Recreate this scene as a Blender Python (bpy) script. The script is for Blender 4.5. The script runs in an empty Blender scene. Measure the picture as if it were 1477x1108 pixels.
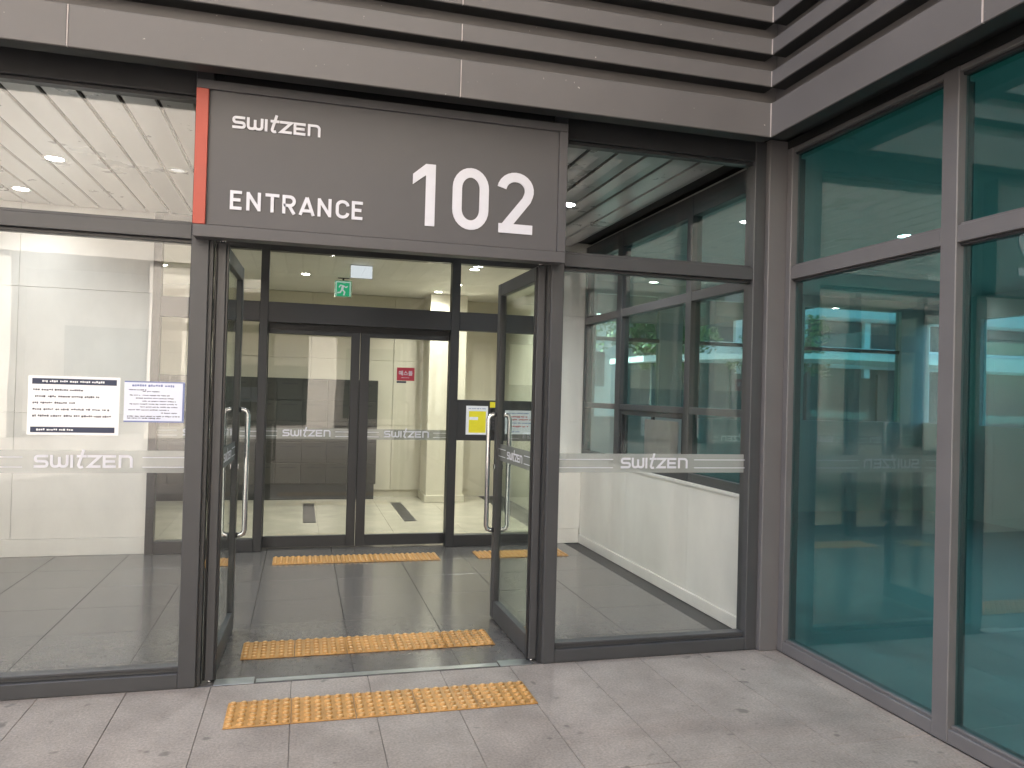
import bpy, bmesh, math, random
from mathutils import Vector, Matrix
random.seed(7)
rad = math.radians
S = bpy.context.scene
COL = S.collection

# ---------------------------------------------------------------- camera
cam_d = bpy.data.cameras.new('camera')
cam = bpy.data.objects.new('camera', cam_d); COL.objects.link(cam)
cam_d.sensor_fit = 'HORIZONTAL'; cam_d.sensor_width = 36.0
cam_d.lens = 36.0 * 1114.4 / 1477.0
cam_d.clip_start = 0.05; cam_d.clip_end = 600
cx = Vector((0.964669, -0.262088, 0.026896)); cd = Vector((0.029462, 0.005865, -0.999549)); cf = Vector((0.261812, 0.965026, 0.013379))
m = Matrix((cx, -cd, -cf)).transposed().to_4x4(); m.translation = Vector((0.0, -4.284, 1.556))
cam.matrix_world = m
S.camera = cam

# ---------------------------------------------------------------- sky and sun
SUN_EL, SUN_AZ = rad(50), rad(-42)      # azimuth clockwise from +Y
w = bpy.data.worlds.new('World'); S.world = w; w.use_nodes = True
wn = w.node_tree; wn.nodes.clear()
sky = wn.nodes.new('ShaderNodeTexSky'); sky.sky_type = 'NISHITA'; sky.sun_disc = False
sky.sun_elevation = SUN_EL; sky.sun_rotation = SUN_AZ
sky.air_density = 1.0; sky.dust_density = 5.0; sky.ozone_density = 0.6
bg = wn.nodes.new('ShaderNodeBackground'); bg.inputs['Strength'].default_value = 0.15
wo = wn.nodes.new('ShaderNodeOutputWorld')
wn.links.new(sky.outputs[0], bg.inputs[0]); wn.links.new(bg.outputs[0], wo.inputs[0])
sd = bpy.data.lights.new('sun', 'SUN'); sd.energy = 4.0; sd.angle = rad(0.5); sd.color = (1.0, 0.95, 0.88)
sun = bpy.data.objects.new('sun', sd); COL.objects.link(sun)
sdir = Vector((math.sin(SUN_AZ) * math.cos(SUN_EL), math.cos(SUN_AZ) * math.cos(SUN_EL), math.sin(SUN_EL)))
sun.rotation_euler = sdir.to_track_quat('Z', 'Y').to_euler(); sun.location = sdir * 60

vs = S.view_settings
vs.view_transform = 'Standard'; vs.look = 'None'; vs.gamma = 1.0; vs.exposure = 2.47
S.cycles.use_denoising = True
S.cycles.max_bounces = 10; S.cycles.diffuse_bounces = 5; S.cycles.glossy_bounces = 6
S.cycles.transmission_bounces = 8; S.cycles.transparent_max_bounces = 40
S.cycles.caustics_reflective = False; S.cycles.caustics_refractive = False
S.cycles.sample_clamp_indirect = 6.0

# ---------------------------------------------------------------- materials
MAT = {}
def newmat(name):
    mt = bpy.data.materials.new(name); mt.use_nodes = True
    nt = mt.node_tree; nt.nodes.clear()
    out = nt.nodes.new('ShaderNodeOutputMaterial')
    MAT[name] = mt
    return mt, nt, out
def N(nt, t, **kw):
    n = nt.nodes.new(t)
    for k, v in kw.items():
        if k in n.inputs.keys(): n.inputs[k].default_value = v
        else: setattr(n, k, v)
    return n
def c4(c): return (c[0], c[1], c[2], 1.0)
def surf(name, col, rough=0.5, metal=0.0, var=0.06, scale=4.0, bump=0.0, bscale=60.0, fleck=None, rvar=0.1, island=0.0, spec=0.5, stretch=None, coat=0.0, fine=None):
    """painted / stone surface: colour mottled by noise, roughness varied, fine relief"""
    mt, nt, out = newmat(name)
    p = N(nt, 'ShaderNodeBsdfPrincipled', Metallic=metal)
    p.inputs['Specular IOR Level'].default_value = spec
    if coat: p.inputs['Coat Weight'].default_value = coat
    geo = N(nt, 'ShaderNodeNewGeometry'); L = nt.links.new
    vec = geo.outputs['Position']
    if stretch:
        mp = N(nt, 'ShaderNodeMapping'); mp.inputs['Scale'].default_value = stretch
        L(vec, mp.inputs['Vector']); vec = mp.outputs[0]
    n1 = N(nt, 'ShaderNodeTexNoise', Scale=scale, Detail=8.0, Roughness=0.6); L(vec, n1.inputs['Vector'])
    r = N(nt, 'ShaderNodeMapRange'); L(n1.outputs[0], r.inputs[0])
    r.inputs[1].default_value = 0.3; r.inputs[2].default_value = 0.7
    r.inputs[3].default_value = 1 - var; r.inputs[4].default_value = 1 + var
    val = r.outputs[0]
    if island:
        oi = N(nt, 'ShaderNodeObjectInfo'); r2 = N(nt, 'ShaderNodeMapRange'); L(oi.outputs['Random'], r2.inputs[0])
        r2.inputs[3].default_value = 1 - island; r2.inputs[4].default_value = 1 + island
        mm = N(nt, 'ShaderNodeMath', operation='MULTIPLY'); L(val, mm.inputs[0]); L(r2.outputs[0], mm.inputs[1]); val = mm.outputs[0]
    if fine:
        n3 = N(nt, 'ShaderNodeTexNoise', Scale=fine[0], Detail=3.0); L(geo.outputs['Position'], n3.inputs['Vector'])
        r3 = N(nt, 'ShaderNodeMapRange'); L(n3.outputs[0], r3.inputs[0]); r3.inputs[1].default_value = 0.25; r3.inputs[2].default_value = 0.75
        r3.inputs[3].default_value = 1 - fine[1]; r3.inputs[4].default_value = 1 + fine[1]
        m3 = N(nt, 'ShaderNodeMath', operation='MULTIPLY'); L(val, m3.inputs[0]); L(r3.outputs[0], m3.inputs[1]); val = m3.outputs[0]
    vm = N(nt, 'ShaderNodeVectorMath', operation='SCALE'); vm.inputs[0].default_value = col; L(val, vm.inputs['Scale'])
    colout = vm.outputs[0]
    if fleck:
        fcol, fscale, fthr = fleck
        vo = N(nt, 'ShaderNodeTexNoise', Scale=fscale, Detail=2.0); L(vec, vo.inputs['Vector'])
        fr = N(nt, 'ShaderNodeMapRange'); L(vo.outputs[0], fr.inputs[0])
        fr.inputs[1].default_value = fthr; fr.inputs[2].default_value = fthr + 0.06
        mx = N(nt, 'ShaderNodeMix', data_type='RGBA'); L(fr.outputs[0], mx.inputs[0]); L(colout, mx.inputs[6]); mx.inputs[7].default_value = c4(fcol)
        colout = mx.outputs[2]
    L(colout, p.inputs['Base Color'])
    rr = N(nt, 'ShaderNodeMapRange'); L(n1.outputs[0], rr.inputs[0])
    rr.inputs[3].default_value = max(0.02, rough - rvar); rr.inputs[4].default_value = rough + rvar
    L(rr.outputs[0], p.inputs['Roughness'])
    if bump:
        n2 = N(nt, 'ShaderNodeTexNoise', Scale=bscale, Detail=4.0); L(geo.outputs['Position'], n2.inputs['Vector'])
        b = N(nt, 'ShaderNodeBump', Strength=bump, Distance=0.004); L(n2.outputs[0], b.inputs['Height']); L(b.outputs[0], p.inputs['Normal'])
    L(p.outputs[0], out.inputs[0])
    return mt
def glassmat(name, tint, f0=0.04, rough=0.0):
    """sheet glass, per face: what is not reflected passes straight through, tinted by the sheet"""
    mt, nt, out = newmat(name); L = nt.links.new
    geo = N(nt, 'ShaderNodeNewGeometry')
    dot = N(nt, 'ShaderNodeVectorMath', operation='DOT_PRODUCT'); L(geo.outputs['Normal'], dot.inputs[0]); L(geo.outputs['Incoming'], dot.inputs[1])
    ab = N(nt, 'ShaderNodeMath', operation='ABSOLUTE'); L(dot.outputs['Value'], ab.inputs[0])
    om = N(nt, 'ShaderNodeMath', operation='SUBTRACT'); om.inputs[0].default_value = 1.0; L(ab.outputs[0], om.inputs[1])
    pw = N(nt, 'ShaderNodeMath', operation='POWER'); L(om.outputs[0], pw.inputs[0]); pw.inputs[1].default_value = 5.0
    ma = N(nt, 'ShaderNodeMath', operation='MULTIPLY_ADD'); L(pw.outputs[0], ma.inputs[0]); ma.inputs[1].default_value = 1 - f0; ma.inputs[2].default_value = f0
    tr = N(nt, 'ShaderNodeBsdfTransparent'); tr.inputs[0].default_value = c4([t ** 0.5 for t in tint])
    gl = N(nt, 'ShaderNodeBsdfAnisotropic'); gl.inputs['Roughness'].default_value = rough; gl.inputs[0].default_value = (1, 1, 1, 1)
    # float glass is never perfectly flat: a long, weak ripple
    nz = N(nt, 'ShaderNodeTexNoise', Scale=1.1, Detail=1.0); L(geo.outputs['Position'], nz.inputs['Vector'])
    b = N(nt, 'ShaderNodeBump', Strength=0.06, Distance=0.02); L(nz.outputs[0], b.inputs['Height']); L(b.outputs[0], gl.inputs['Normal'])
    mx = N(nt, 'ShaderNodeMixShader'); L(ma.outputs[0], mx.inputs[0]); L(tr.outputs[0], mx.inputs[1]); L(gl.outputs[0], mx.inputs[2])
    L(mx.outputs[0], out.inputs[0])
    return mt
def film(name, col, alpha):
    mt, nt, out = newmat(name); L = nt.links.new
    tr = N(nt, 'ShaderNodeBsdfTransparent'); d = N(nt, 'ShaderNodeBsdfDiffuse'); d.inputs[0].default_value = c4(col)
    t2 = N(nt, 'ShaderNodeBsdfTranslucent'); t2.inputs[0].default_value = c4(col)
    a = N(nt, 'ShaderNodeMixShader'); a.inputs[0].default_value = 0.45; L(d.outputs[0], a.inputs[1]); L(t2.outputs[0], a.inputs[2])
    mx = N(nt, 'ShaderNodeMixShader'); mx.inputs[0].default_value = alpha; L(tr.outputs[0], mx.inputs[1]); L(a.outputs[0], mx.inputs[2])
    L(mx.outputs[0], out.inputs[0]); return mt
def emit(name, col, s):
    mt, nt, out = newmat(name); e = N(nt, 'ShaderNodeEmission', Strength=s); e.inputs[0].default_value = c4(col)
    nt.links.new(e.outputs[0], out.inputs[0]); return mt

surf('frame_wing_lit', (0.132, 0.129, 0.132), 0.42, 0.0, 0.06, 3, 0.05, 300)  # same finish as the front frames, painted paler for the side light
surf('frame', (0.054, 0.056, 0.060), 0.42, 0.0, 0.06, 3, 0.05, 300)
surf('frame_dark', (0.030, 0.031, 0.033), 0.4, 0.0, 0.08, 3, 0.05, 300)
surf('cladding', (0.108, 0.103, 0.102), 0.48, 0.0, 0.07, 2.2, 0.04, 200, fleck=((0.42, 0.40, 0.38), 42, 0.755))
surf('cladding_shadow', (0.055, 0.052, 0.05), 0.6, 0.0, 0.08, 3)
surf('sealant', (0.42, 0.38, 0.37), 0.6, 0, 0.15, 14)
surf('sign_face', (0.076, 0.075, 0.080), 0.5, 0.0, 0.05, 3, 0.03, 260)
surf('sign_red', (0.40, 0.07, 0.045), 0.5, 0.0, 0.05, 6)
surf('white_letter', (0.62, 0.635, 0.70), 0.45, 0.0, 0.03, 20)
surf('granite', (0.262, 0.233, 0.206), 0.72, 0.0, 0.18, 4, 0.5, 130, fleck=((0.15, 0.135, 0.12), 9, 0.675), island=0.04, fine=(85, 0.24))
surf('granite_far', (0.27, 0.25, 0.235), 0.8, 0.0, 0.12, 0.8, 0.2, 40)
surf('joint', (0.16, 0.148, 0.135), 0.9, 0.0, 0.2, 20)
surf('joint_in', (0.045, 0.044, 0.042), 0.8, 0.0, 0.2, 20)
surf('floor_tile', (0.108, 0.104, 0.100), 0.2, coat=0.12, spec=0.7, var=0.14, scale=18, island=0.05, rvar=0.0, fine=(110, 0.2))
surf('lobby_tile', (0.43, 0.405, 0.33), 0.2, 0.0, 0.08, 3, island=0.03)
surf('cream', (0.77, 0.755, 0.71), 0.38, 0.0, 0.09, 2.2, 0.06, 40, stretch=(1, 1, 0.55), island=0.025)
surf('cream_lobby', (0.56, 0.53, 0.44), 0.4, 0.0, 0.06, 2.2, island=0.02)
surf('ceiling_panel', (0.42, 0.42, 0.415), 0.3, 0.3, 0.05, 3, island=0.03)
surf('shade_black', (0.010, 0.011, 0.011), 0.6)  # shade of undersides and recesses, put into a near-black colour
surf('void', (0.02, 0.02, 0.02), 0.9)
surf('white_paint', (0.72, 0.71, 0.67), 0.6, 0, 0.04, 3)
surf('yellow_pale', (0.62, 0.40, 0.17), 0.3, 0, 0.2, 40)  # paler yellow for the stud tops
surf('yellow_tile', (0.40, 0.215, 0.062), 0.4, 0.0, 0.2, 8, 0.1, 120, island=0.06)
surf('steel', (0.62, 0.62, 0.63), 0.14, 1.0, 0.05, 8)
surf('brushed', (0.42, 0.44, 0.44), 0.36, 0.9, 0.1, 8)
surf('mailbox', (0.050, 0.049, 0.045), 0.4, 0.4, 0.08, 5, island=0.15)
surf('paper', (0.80, 0.83, 0.86), 0.7, 0, 0.03, 9)
surf('paper_blue', (0.70, 0.75, 0.88), 0.7, 0, 0.03, 9)
surf('ink_navy', (0.04, 0.05, 0.09), 0.7)
surf('ink', (0.05, 0.055, 0.08), 0.7)
surf('ink_blue', (0.16, 0.2, 0.42), 0.7)
surf('ink_red', (0.55, 0.08, 0.08), 0.7)
surf('yellow_print', (0.80, 0.72, 0.03), 0.6, 0, 0.05, 10)
surf('red_print', (0.42, 0.035, 0.06), 0.6, 0, 0.05, 10)
surf('black_plastic', (0.015, 0.015, 0.016), 0.35)
surf('stone_far', (0.68, 0.64, 0.58), 0.75, 0, 0.08, 0.6, island=0.03)
surf('stone_pale', (0.74, 0.71, 0.68), 0.75, 0, 0.08, 0.6)
surf('white_far', (0.80, 0.81, 0.82), 0.6, 0, 0.04, 0.7)
surf('window_far', (0.05, 0.075, 0.085), 0.12, 0, 0.2, 0.5, island=0.3)
surf('asphalt', (0.055, 0.055, 0.056), 0.85, 0, 0.2, 2, 0.3, 60)
surf('bark', (0.09, 0.065, 0.045), 0.9, 0, 0.3, 8, 0.4, 40)
surf('leaf', (0.085, 0.16, 0.035), 0.6, 0, 0.35, 1.2)
surf('desk', (0.33, 0.27, 0.2), 0.4, 0, 0.12, 3, stretch=(1, 6, 6))
surf('office_wall', (0.55, 0.57, 0.56), 0.7, 0, 0.05, 2)
surf('office_floor', (0.36, 0.38, 0.38), 0.35, 0, 0.1, 3)
surf('fabric', (0.10, 0.13, 0.16), 0.9, 0, 0.1, 30)
surf('blind', (0.62, 0.66, 0.64), 0.7, 0, 0.05, 5)
surf('orange', (0.62, 0.17, 0.06), 0.6, 0, 0.05, 5)
glassmat('glass', (0.935, 0.95, 0.945), 0.046)
glassmat('glass_door', (0.80, 0.90, 0.86), 0.045)
glassmat('glass_inner', (0.88, 0.92, 0.89), 0.04)
glassmat('glass_teal', (0.16, 0.46, 0.465), 0.115)
glassmat('glass_office', (0.52, 0.72, 0.70), 0.06)
film('film', (0.62, 0.63, 0.61), 0.52)
film('film_grey', (0.30, 0.31, 0.30), 0.6)
emit('lamp_glow', (0.93, 0.97, 1.0), 30.0)
emit('lamp_warm', (1.0, 0.97, 0.9), 18.0)
emit('lamp_dim', (1.0, 0.98, 0.95), 0.10)
emit('sign_green', (0.03, 0.30, 0.14), 0.22)
emit('sign_white', (0.9, 1.0, 0.95), 0.10)
emit('box_white', (0.9, 0.94, 1.0), 0.16)

# ---------------------------------------------------------------- object helpers
LOC = {}
def tag(o, label=None, cat=None, group=None, kind=None):
    if label: o['label'] = label
    if cat: o['category'] = cat
    if group: o['group'] = group
    if kind: o['kind'] = kind
    return o
def thing(name, label, cat, loc=(0, 0, 0), rz=0.0, group=None):
    o = bpy.data.objects.new(name, None); COL.objects.link(o); o.empty_display_size = 0.1
    o.location = loc; o.rotation_euler = (0, 0, rz)
    tag(o, label, cat, group); LOC[o] = Vector(loc)
    return o
def offset_of(p):
    v = Vector()
    while p is not None:
        v += LOC.get(p, Vector()); p = p.parent
    return v
def mk(name, bm, mat, parent=None, local=False, smooth=False):
    """one mesh object; vertices are given in world space unless local"""
    if parent is not None and not local:
        bmesh.ops.translate(bm, verts=bm.verts, vec=-offset_of(parent))
    me = bpy.data.meshes.new(name); bm.to_mesh(me); bm.free()
    if smooth:
        for p in me.polygons: p.use_smooth = True
    me.materials.append(MAT[mat])
    o = bpy.data.objects.new(name, me); COL.objects.link(o); o.parent = parent
    return o
def addbox(bm, x0, x1, y0, y1, z0, z1, bev=0.0):
    vs_ = [bm.verts.new(v) for v in ((x0, y0, z0), (x1, y0, z0), (x1, y1, z0), (x0, y1, z0), (x0, y0, z1), (x1, y0, z1), (x1, y1, z1), (x0, y1, z1))]
    fs = [bm.faces.new([vs_[i] for i in f]) for f in ((0, 3, 2, 1), (4, 5, 6, 7), (0, 1, 5, 4), (1, 2, 6, 5), (2, 3, 7, 6), (3, 0, 4, 7))]
    if bev:
        es = list({e for f in fs for e in f.edges})
        bmesh.ops.bevel(bm, geom=es, offset=bev, segments=1, affect='EDGES', profile=0.5)
    return bm
def box(name, x0, x1, y0, y1, z0, z1, mat, parent=None, bev=0.0, local=False):
    return mk(name, addbox(bmesh.new(), x0, x1, y0, y1, z0, z1, bev), mat, parent, local)
def boxes(name, lst, mat, parent=None, bev=0.0, local=False):
    bm = bmesh.new()
    for b in lst:
        t = bmesh.new(); addbox(t, *b, bev=bev); me = bpy.data.meshes.new('t'); t.to_mesh(me); t.free(); bm.from_mesh(me); bpy.data.meshes.remove(me)
    return mk(name, bm, mat, parent, local)
def addtube(bm, pts, r, n=12):
    pts = [Vector(p) for p in pts]; rings = []
    for i, p in enumerate(pts):
        d = (pts[min(i + 1, len(pts) - 1)] - pts[max(i - 1, 0)]).normalized()
        a = d.orthogonal().normalized() if i == 0 else (a - d * a.dot(d)).normalized()
        b = d.cross(a)
        rr = r[i] if isinstance(r, (list, tuple)) else r
        rings.append([bm.verts.new(p + (a * math.cos(t) + b * math.sin(t)) * rr) for t in [2 * math.pi * k / n for k in range(n)]])
    for q, s in zip(rings, rings[1:]):
        for k in range(n): bm.faces.new((q[k], q[(k + 1) % n], s[(k + 1) % n], s[k]))
    bm.faces.new(rings[0][::-1]); bm.faces.new(rings[-1])
    return bm
def addcyl(bm, cx, cy, z0, z1, r, n=20, r2=None):
    return addtube(bm, [(cx, cy, z0), (cx, cy, z1)], [r, r if r2 is None else r2], n)

# lettering: every glyph is a set of polylines of one stroke width, in a unit box (x right, y up, cap height 1)
def arc(cx_, cy_, rx, ry, a0, a1, n=10):
    return [(cx_ + rx * math.cos(rad(a0 + (a1 - a0) * i / n)), cy_ + ry * math.sin(rad(a0 + (a1 - a0) * i / n))) for i in range(n + 1)]
def ribbon(bm, pts, hw, T, depth, closed=False):
    """flat stroke of half width hw along pts, mitred, given thickness; T maps (u, v, w) to 3D"""
    P = []
    for p in pts:
        v = Vector((p[0], p[1]))
        if not P or (v - P[-1]).length > hw * .02: P.append(v)
    if closed and (P[0] - P[-1]).length < hw * .02: P.pop()
    n = len(P); Ls, Rs = [], []
    for i in range(n):
        a = P[i - 1] if (i > 0 or closed) else None
        b = P[(i + 1) % n] if (i < n - 1 or closed) else None
        d1 = (P[i] - a).normalized() if a is not None else None
        d2 = (b - P[i]).normalized() if b is not None else None
        if d1 is None: d1 = d2
        if d2 is None: d2 = d1
        t = (d1 + d2)
        t = t.normalized() if t.length > 1e-6 else d1
        nrm = Vector((-t.y, t.x)); n1 = Vector((-d1.y, d1.x))
        k = hw / max(0.35, nrm.dot(n1))
        Ls.append(P[i] + nrm * k); Rs.append(P[i] - nrm * k)
    f = [(bm.verts.new(T(l.x, l.y, depth)), bm.verts.new(T(r.x, r.y, depth)), bm.verts.new(T(l.x, l.y, 0)), bm.verts.new(T(r.x, r.y, 0))) for l, r in zip(Ls, Rs)]
    rng = range(n) if closed else range(n - 1)
    for i in rng:
        a, b = f[i], f[(i + 1) % n]
        bm.faces.new((a[0], a[1], b[1], b[0])); bm.faces.new((a[1], a[3], b[3], b[1])); bm.faces.new((a[2], a[0], b[0], b[2]))
    if not closed:
        for e in (f[0], f[-1]): bm.faces.new((e[0], e[2], e[3], e[1]))
# logo word: (polylines, advance); stroke half width .1
LOGO = [
    ('s', [[(.98, .9), (.3, .9)] + arc(.28, .7, .18, .2, 90, 180, 5)[1:] + arc(.28, .70, .18, .2, 180, 270, 5)[1:] + [(.75, .5)] + arc(.75, .3, .18, .2, 90, -90, 8)[1:] + [(.0, .1)]], 1.12),
    ('w', [[(.1, 1), (.1, .35)] + arc(.32, .35, .22, .25, 180, 270, 6)[1:] + [(.42, .1)] + arc(.44, .33, .2, .23, 270, 360, 6)[1:] + [(.64, .85)], [(.64, .35)] + arc(.86, .35, .22, .25, 180, 270, 6)[1:] + [(.98, .1)] + arc(.98, .35, .2, .25, 270, 360, 6)[1:] + [(1.18, 1)]], 1.40),
    ('i', [[(.1, 1), (.1, 0)]], .34),
    ('t', [[(.58, 1.42), (.26, .30)] + arc(.40, .22, .16, .18, 160, 280, 6)[1:] + [(.56, .08)], [(.10, .9), (.80, .9)]], .82),
    ('z', [[(.02, .9), (.92, .9), (.14, .1), (.98, .1)]], 1.12),
    ('e', [[(.95, .9), (.1, .9), (.1, .1), (.95, .1)], [(.1, .5), (.88, .5)]], 1.14),
    ('n', [[(.1, 0), (.1, .9), (.55, .9)] + arc(.66, .66, .26, .24, 90, 0, 6) + [(.92, 0)]], 1.04)]
LOGO_W = sum(g[2] for g in LOGO) - .1
def DIN(ch):
    if ch == 'E': return [[(.52, .925), (.075, .925), (.075, .075), (.52, .075)], [(.075, .52), (.46, .52)]], .72
    if ch == 'N': return [[(.075, 0), (.075, .99)], [(.06, .95), (.585, .05)], [(.57, .01), (.57, 1)]], .84
    if ch == 'T': return [[(0, .925), (.62, .925)], [(.31, .925), (.31, 0)]], .76
    if ch == 'R': return [[(.075, 0), (.075, .925), (.34, .925)] + arc(.34, .69, .2, .235, 90, -90, 10)[1:] + [(.075, .455)], [(.31, .44), (.55, .0)]], .79
    if ch == 'A': return [[(.03, 0), (.33, .97)], [(.33, .97), (.63, 0)], [(.13, .24), (.53, .24)]], .82
    if ch == 'C': return [arc(.325, .67, .25, .255, 5, 180, 10) + [(.075, .33)] + arc(.325, .33, .25, .255, 180, 355, 10)[0:]], .75
    if ch == '0': return [arc(.295, .67, .225, .26, 0, 180, 14) + arc(.295, .33, .225, .26, 180, 360, 14)], .73
    if ch == '2': return [arc(.285, .71, .215, .22, 172, -20, 14) + [(.46, .56), (.13, .09)], [(.03, .07), (.56, .07)]], .70
ONE = [(.0, .655), (.0, .82), (.205, 1.0), (.365, 1.0), (.365, 0), (.21, 0), (.21, .82)]
def outline(bm, pts, T, depth):
    a = [bm.verts.new(T(x, y, depth)) for x, y in pts]; b = [bm.verts.new(T(x, y, 0)) for x, y in pts]; n = len(pts)
    f = bm.faces.new(a[::-1]); bm.faces.new(b)
    for k in range(n): bm.faces.new((a[k], a[(k + 1) % n], b[(k + 1) % n], b[k]))
    bmesh.ops.triangulate(bm, faces=[f])
def glyph(polys, hw, T, depth, closed=False):
    bm = bmesh.new()
    for p in polys: ribbon(bm, p, hw, T, depth, closed)
    return bm
def text_mesh(name, body, size, mat, parent, place, bold=0.0):
    cu = bpy.data.curves.new(name, 'FONT'); cu.body = body; cu.size = size; cu.align_x = 'CENTER'; cu.extrude = 0.0006; cu.offset = bold
    to = bpy.data.objects.new(name, cu); COL.objects.link(to)
    dg = bpy.context.evaluated_depsgraph_get()
    me = bpy.data.meshes.new_from_object(to.evaluated_get(dg)); bpy.data.objects.remove(to)
    me.name = name; me.materials.clear(); me.materials.append(MAT[mat])
    off = offset_of(parent)
    for v in me.vertices: v.co = Vector(place(v.co.x, v.co.y, v.co.z)) - off
    o = bpy.data.objects.new(name, me); COL.objects.link(o); o.parent = parent
    return o
def logo_mesh(x0, width, zb, y, depth=0.0015, T=None):
    """the whole word as one flat print; x0 left, zb foot of the letters"""
    bm = bmesh.new(); k = width / LOGO_W; u = 0.0; h = k
    for _, polys, adv in LOGO:
        for i_, p in enumerate(polys):
            q = [(x0 + (u + a) * k, zb + b * h) for a, b in p]
            ribbon(bm, q, .1 * k, T or (lambda s, t, d: (s, y - d, t)), depth + .0004 * i_)
        u += adv
    return bm

# ================================================================ SETTING
XC = 2.917           # plane of the right-hand glass wall
# ground outside
g = box('ground', -120, 120, -120, 120, -0.5, -0.03, 'granite_far'); tag(g, kind='structure')
pav = box('pavement', -3.62, XC - 0.001, -6.3, -0.0, -0.029, -0.006, 'joint'); tag(pav, kind='structure')
slab_me = {}
def slab_obj(name, wx, wy, mat, parent, x, y, z, th=0.02, gap=0.0016, bev=0.0012):
    key = (name, round(wx, 3), round(wy, 3), mat)
    if key not in slab_me:
        bm = addbox(bmesh.new(), gap, wx - gap, gap, wy - gap, -th, 0, bev)
        me = bpy.data.meshes.new(name); bm.to_mesh(me); bm.free(); me.materials.append(MAT[mat]); slab_me[key] = me
    o = bpy.data.objects.new(name, slab_me[key]); COL.objects.link(o); o.parent = parent
    o.location = Vector((x, y, z)) - offset_of(parent)
    return o
xs = [-3.61 + 0.4 * i for i in range(17)]
for i, x in enumerate(xs):
    wx = min(0.4, XC - 0.002 - x)
    for j, y in enumerate((-1.26, -2.46, -3.66, -4.86, -6.06)):
        slab_obj('slab', wx, 1.2 if j else 1.258, 'granite', pav, x, y, random.uniform(-0.0006, 0.0006))
# vestibule floor
YI = 3.47            # plane of the inner screen
vf = box('vestibule_floor', -4.6, 2.9, 0.001, 3.6, -0.03, -0.008, 'joint_in'); tag(vf, kind='structure')
ys = [0.0, 0.45, 1.05, 1.65, 2.25, 2.85, 3.45, 3.6]
for i in range(13):
    x0 = max(-4.58, -4.48 - 0.6 + 0.6 * i); x1 = min(2.88, -4.48 + 0.6 * i)
    if x1 - x0 < 0.05: continue
    for y0, y1 in zip(ys, ys[1:]):
        slab_obj('tile', x1 - x0, y1 - y0, 'floor_tile', vf, x0, y0, random.uniform(-0.0004, 0.0004), gap=0.0018, bev=0.001)
lf = box('lobby_floor', -4.6, 3.0, 3.6, 7.2, -0.03, -0.008, 'joint_in'); tag(lf, kind='structure')
for i in range(9):
    for j in range(5):
        slab_obj('tile', 0.8, 0.72, 'lobby_tile', lf, -4.58 + 0.8 * i, 3.602 + 0.7195 * j, 0, gap=0.001, bev=0.0006)
of = box('office_floor', XC + 0.06, 9.0, -9, 5.3, -0.03, 0.002, 'office_floor'); tag(of, kind='structure')

# vestibule ceiling: metal strips with open joints
vc = box('vestibule_ceiling', -4.6, 2.9, 0.1, 3.47, 3.19, 3.24, 'void'); tag(vc, kind='structure')
CZ = 3.145
for i in range(37):
    x = -1.42 + 0.1975 * (i - 16) + 0.012
    if x + 0.18 > 2.9: break
    slab_obj('ceiling_strip', 0.172, 3.36, 'ceiling_panel', vc, x, 0.105, CZ + 0.02, th=0.02, gap=0.0, bev=0.002)
lc = box('lobby_ceiling', -4.6, 2.99, 3.56, 7.2, 2.95, 3.2, 'white_paint'); tag(lc, kind='structure')
oc = box('office_ceiling', XC + 0.06, 9.0, -9, 5.3, 3.08, 3.2, 'white_paint'); tag(oc, kind='structure')

# ================================================================ WALLS
# cream stone wall of the vestibule, left of the inner screen
wl = thing('stone_wall', 'cream stone slab wall behind the left window, beside the inner doors', 'wall', (-3.0, YI, 0))
box('backing', -4.6, -1.352, YI + 0.03, YI + 0.14, 0, 3.19, 'cream', wl)
for x0, x1 in ((-4.6, -3.55), (-3.55, -2.45), (-2.45, -1.352)):
    for z0, z1 in ((0.155, 1.28), (1.28, 2.4), (2.4, 3.14)):
        box('wall_slab', x0 + .0015, x1 - .0015, YI - 0.002 + random.uniform(0, .001), YI + 0.029, z0 + .0015, z1 - .0015, 'cream', wl, 0.0015)
box('skirting', -4.6, -1.353, YI - 0.012, YI + 0.029, 0.001, 0.153, 'cream', wl, 0.002)
wr = thing('stone_wall', 'narrow cream stone wall between the inner screen and the office windows', 'wall', (2.7, YI, 0))
box('backing', 2.515, 2.915, YI + 0.03, YI + 0.14, 0, 3.19, 'cream', wr)
for z0, z1 in ((0.155, 1.28), (1.28, 2.4), (2.4, 3.14)):
    box('wall_slab', 2.515, 2.886, YI - 0.002, YI + 0.029, z0 + .001, z1 - .001, 'cream', wr, 0.0015)
box('skirting', 2.516, 2.872, YI - 0.012, YI + 0.029, 0.001, 0.153, 'cream', wr, 0.002)
wd = thing('stone_wall', 'low cream stone wall under the office windows, right side of the vestibule', 'wall', (2.9, 1.7, 0))
box('backing', 2.905, 2.975, 0.1, YI + 0.03, 0, 0.9, 'cream', wd)
for y0, y1 in ((0.1, 1.1), (1.1, 2.29), (2.29, YI - 0.003)):
    box('wall_slab', 2.885, 2.904, y0 + .001, y1 - .001, 0.092, 0.893, 'cream', wd, 0.0015)
box('skirting', 2.874, 2.904, 0.1, YI - 0.013, 0.001, 0.09, 'cream', wd, 0.002)
box('coping', 2.878, 2.975, 0.1, YI - 0.004, 0.894, 0.918, 'white_paint', wd, 0.002)
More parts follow.
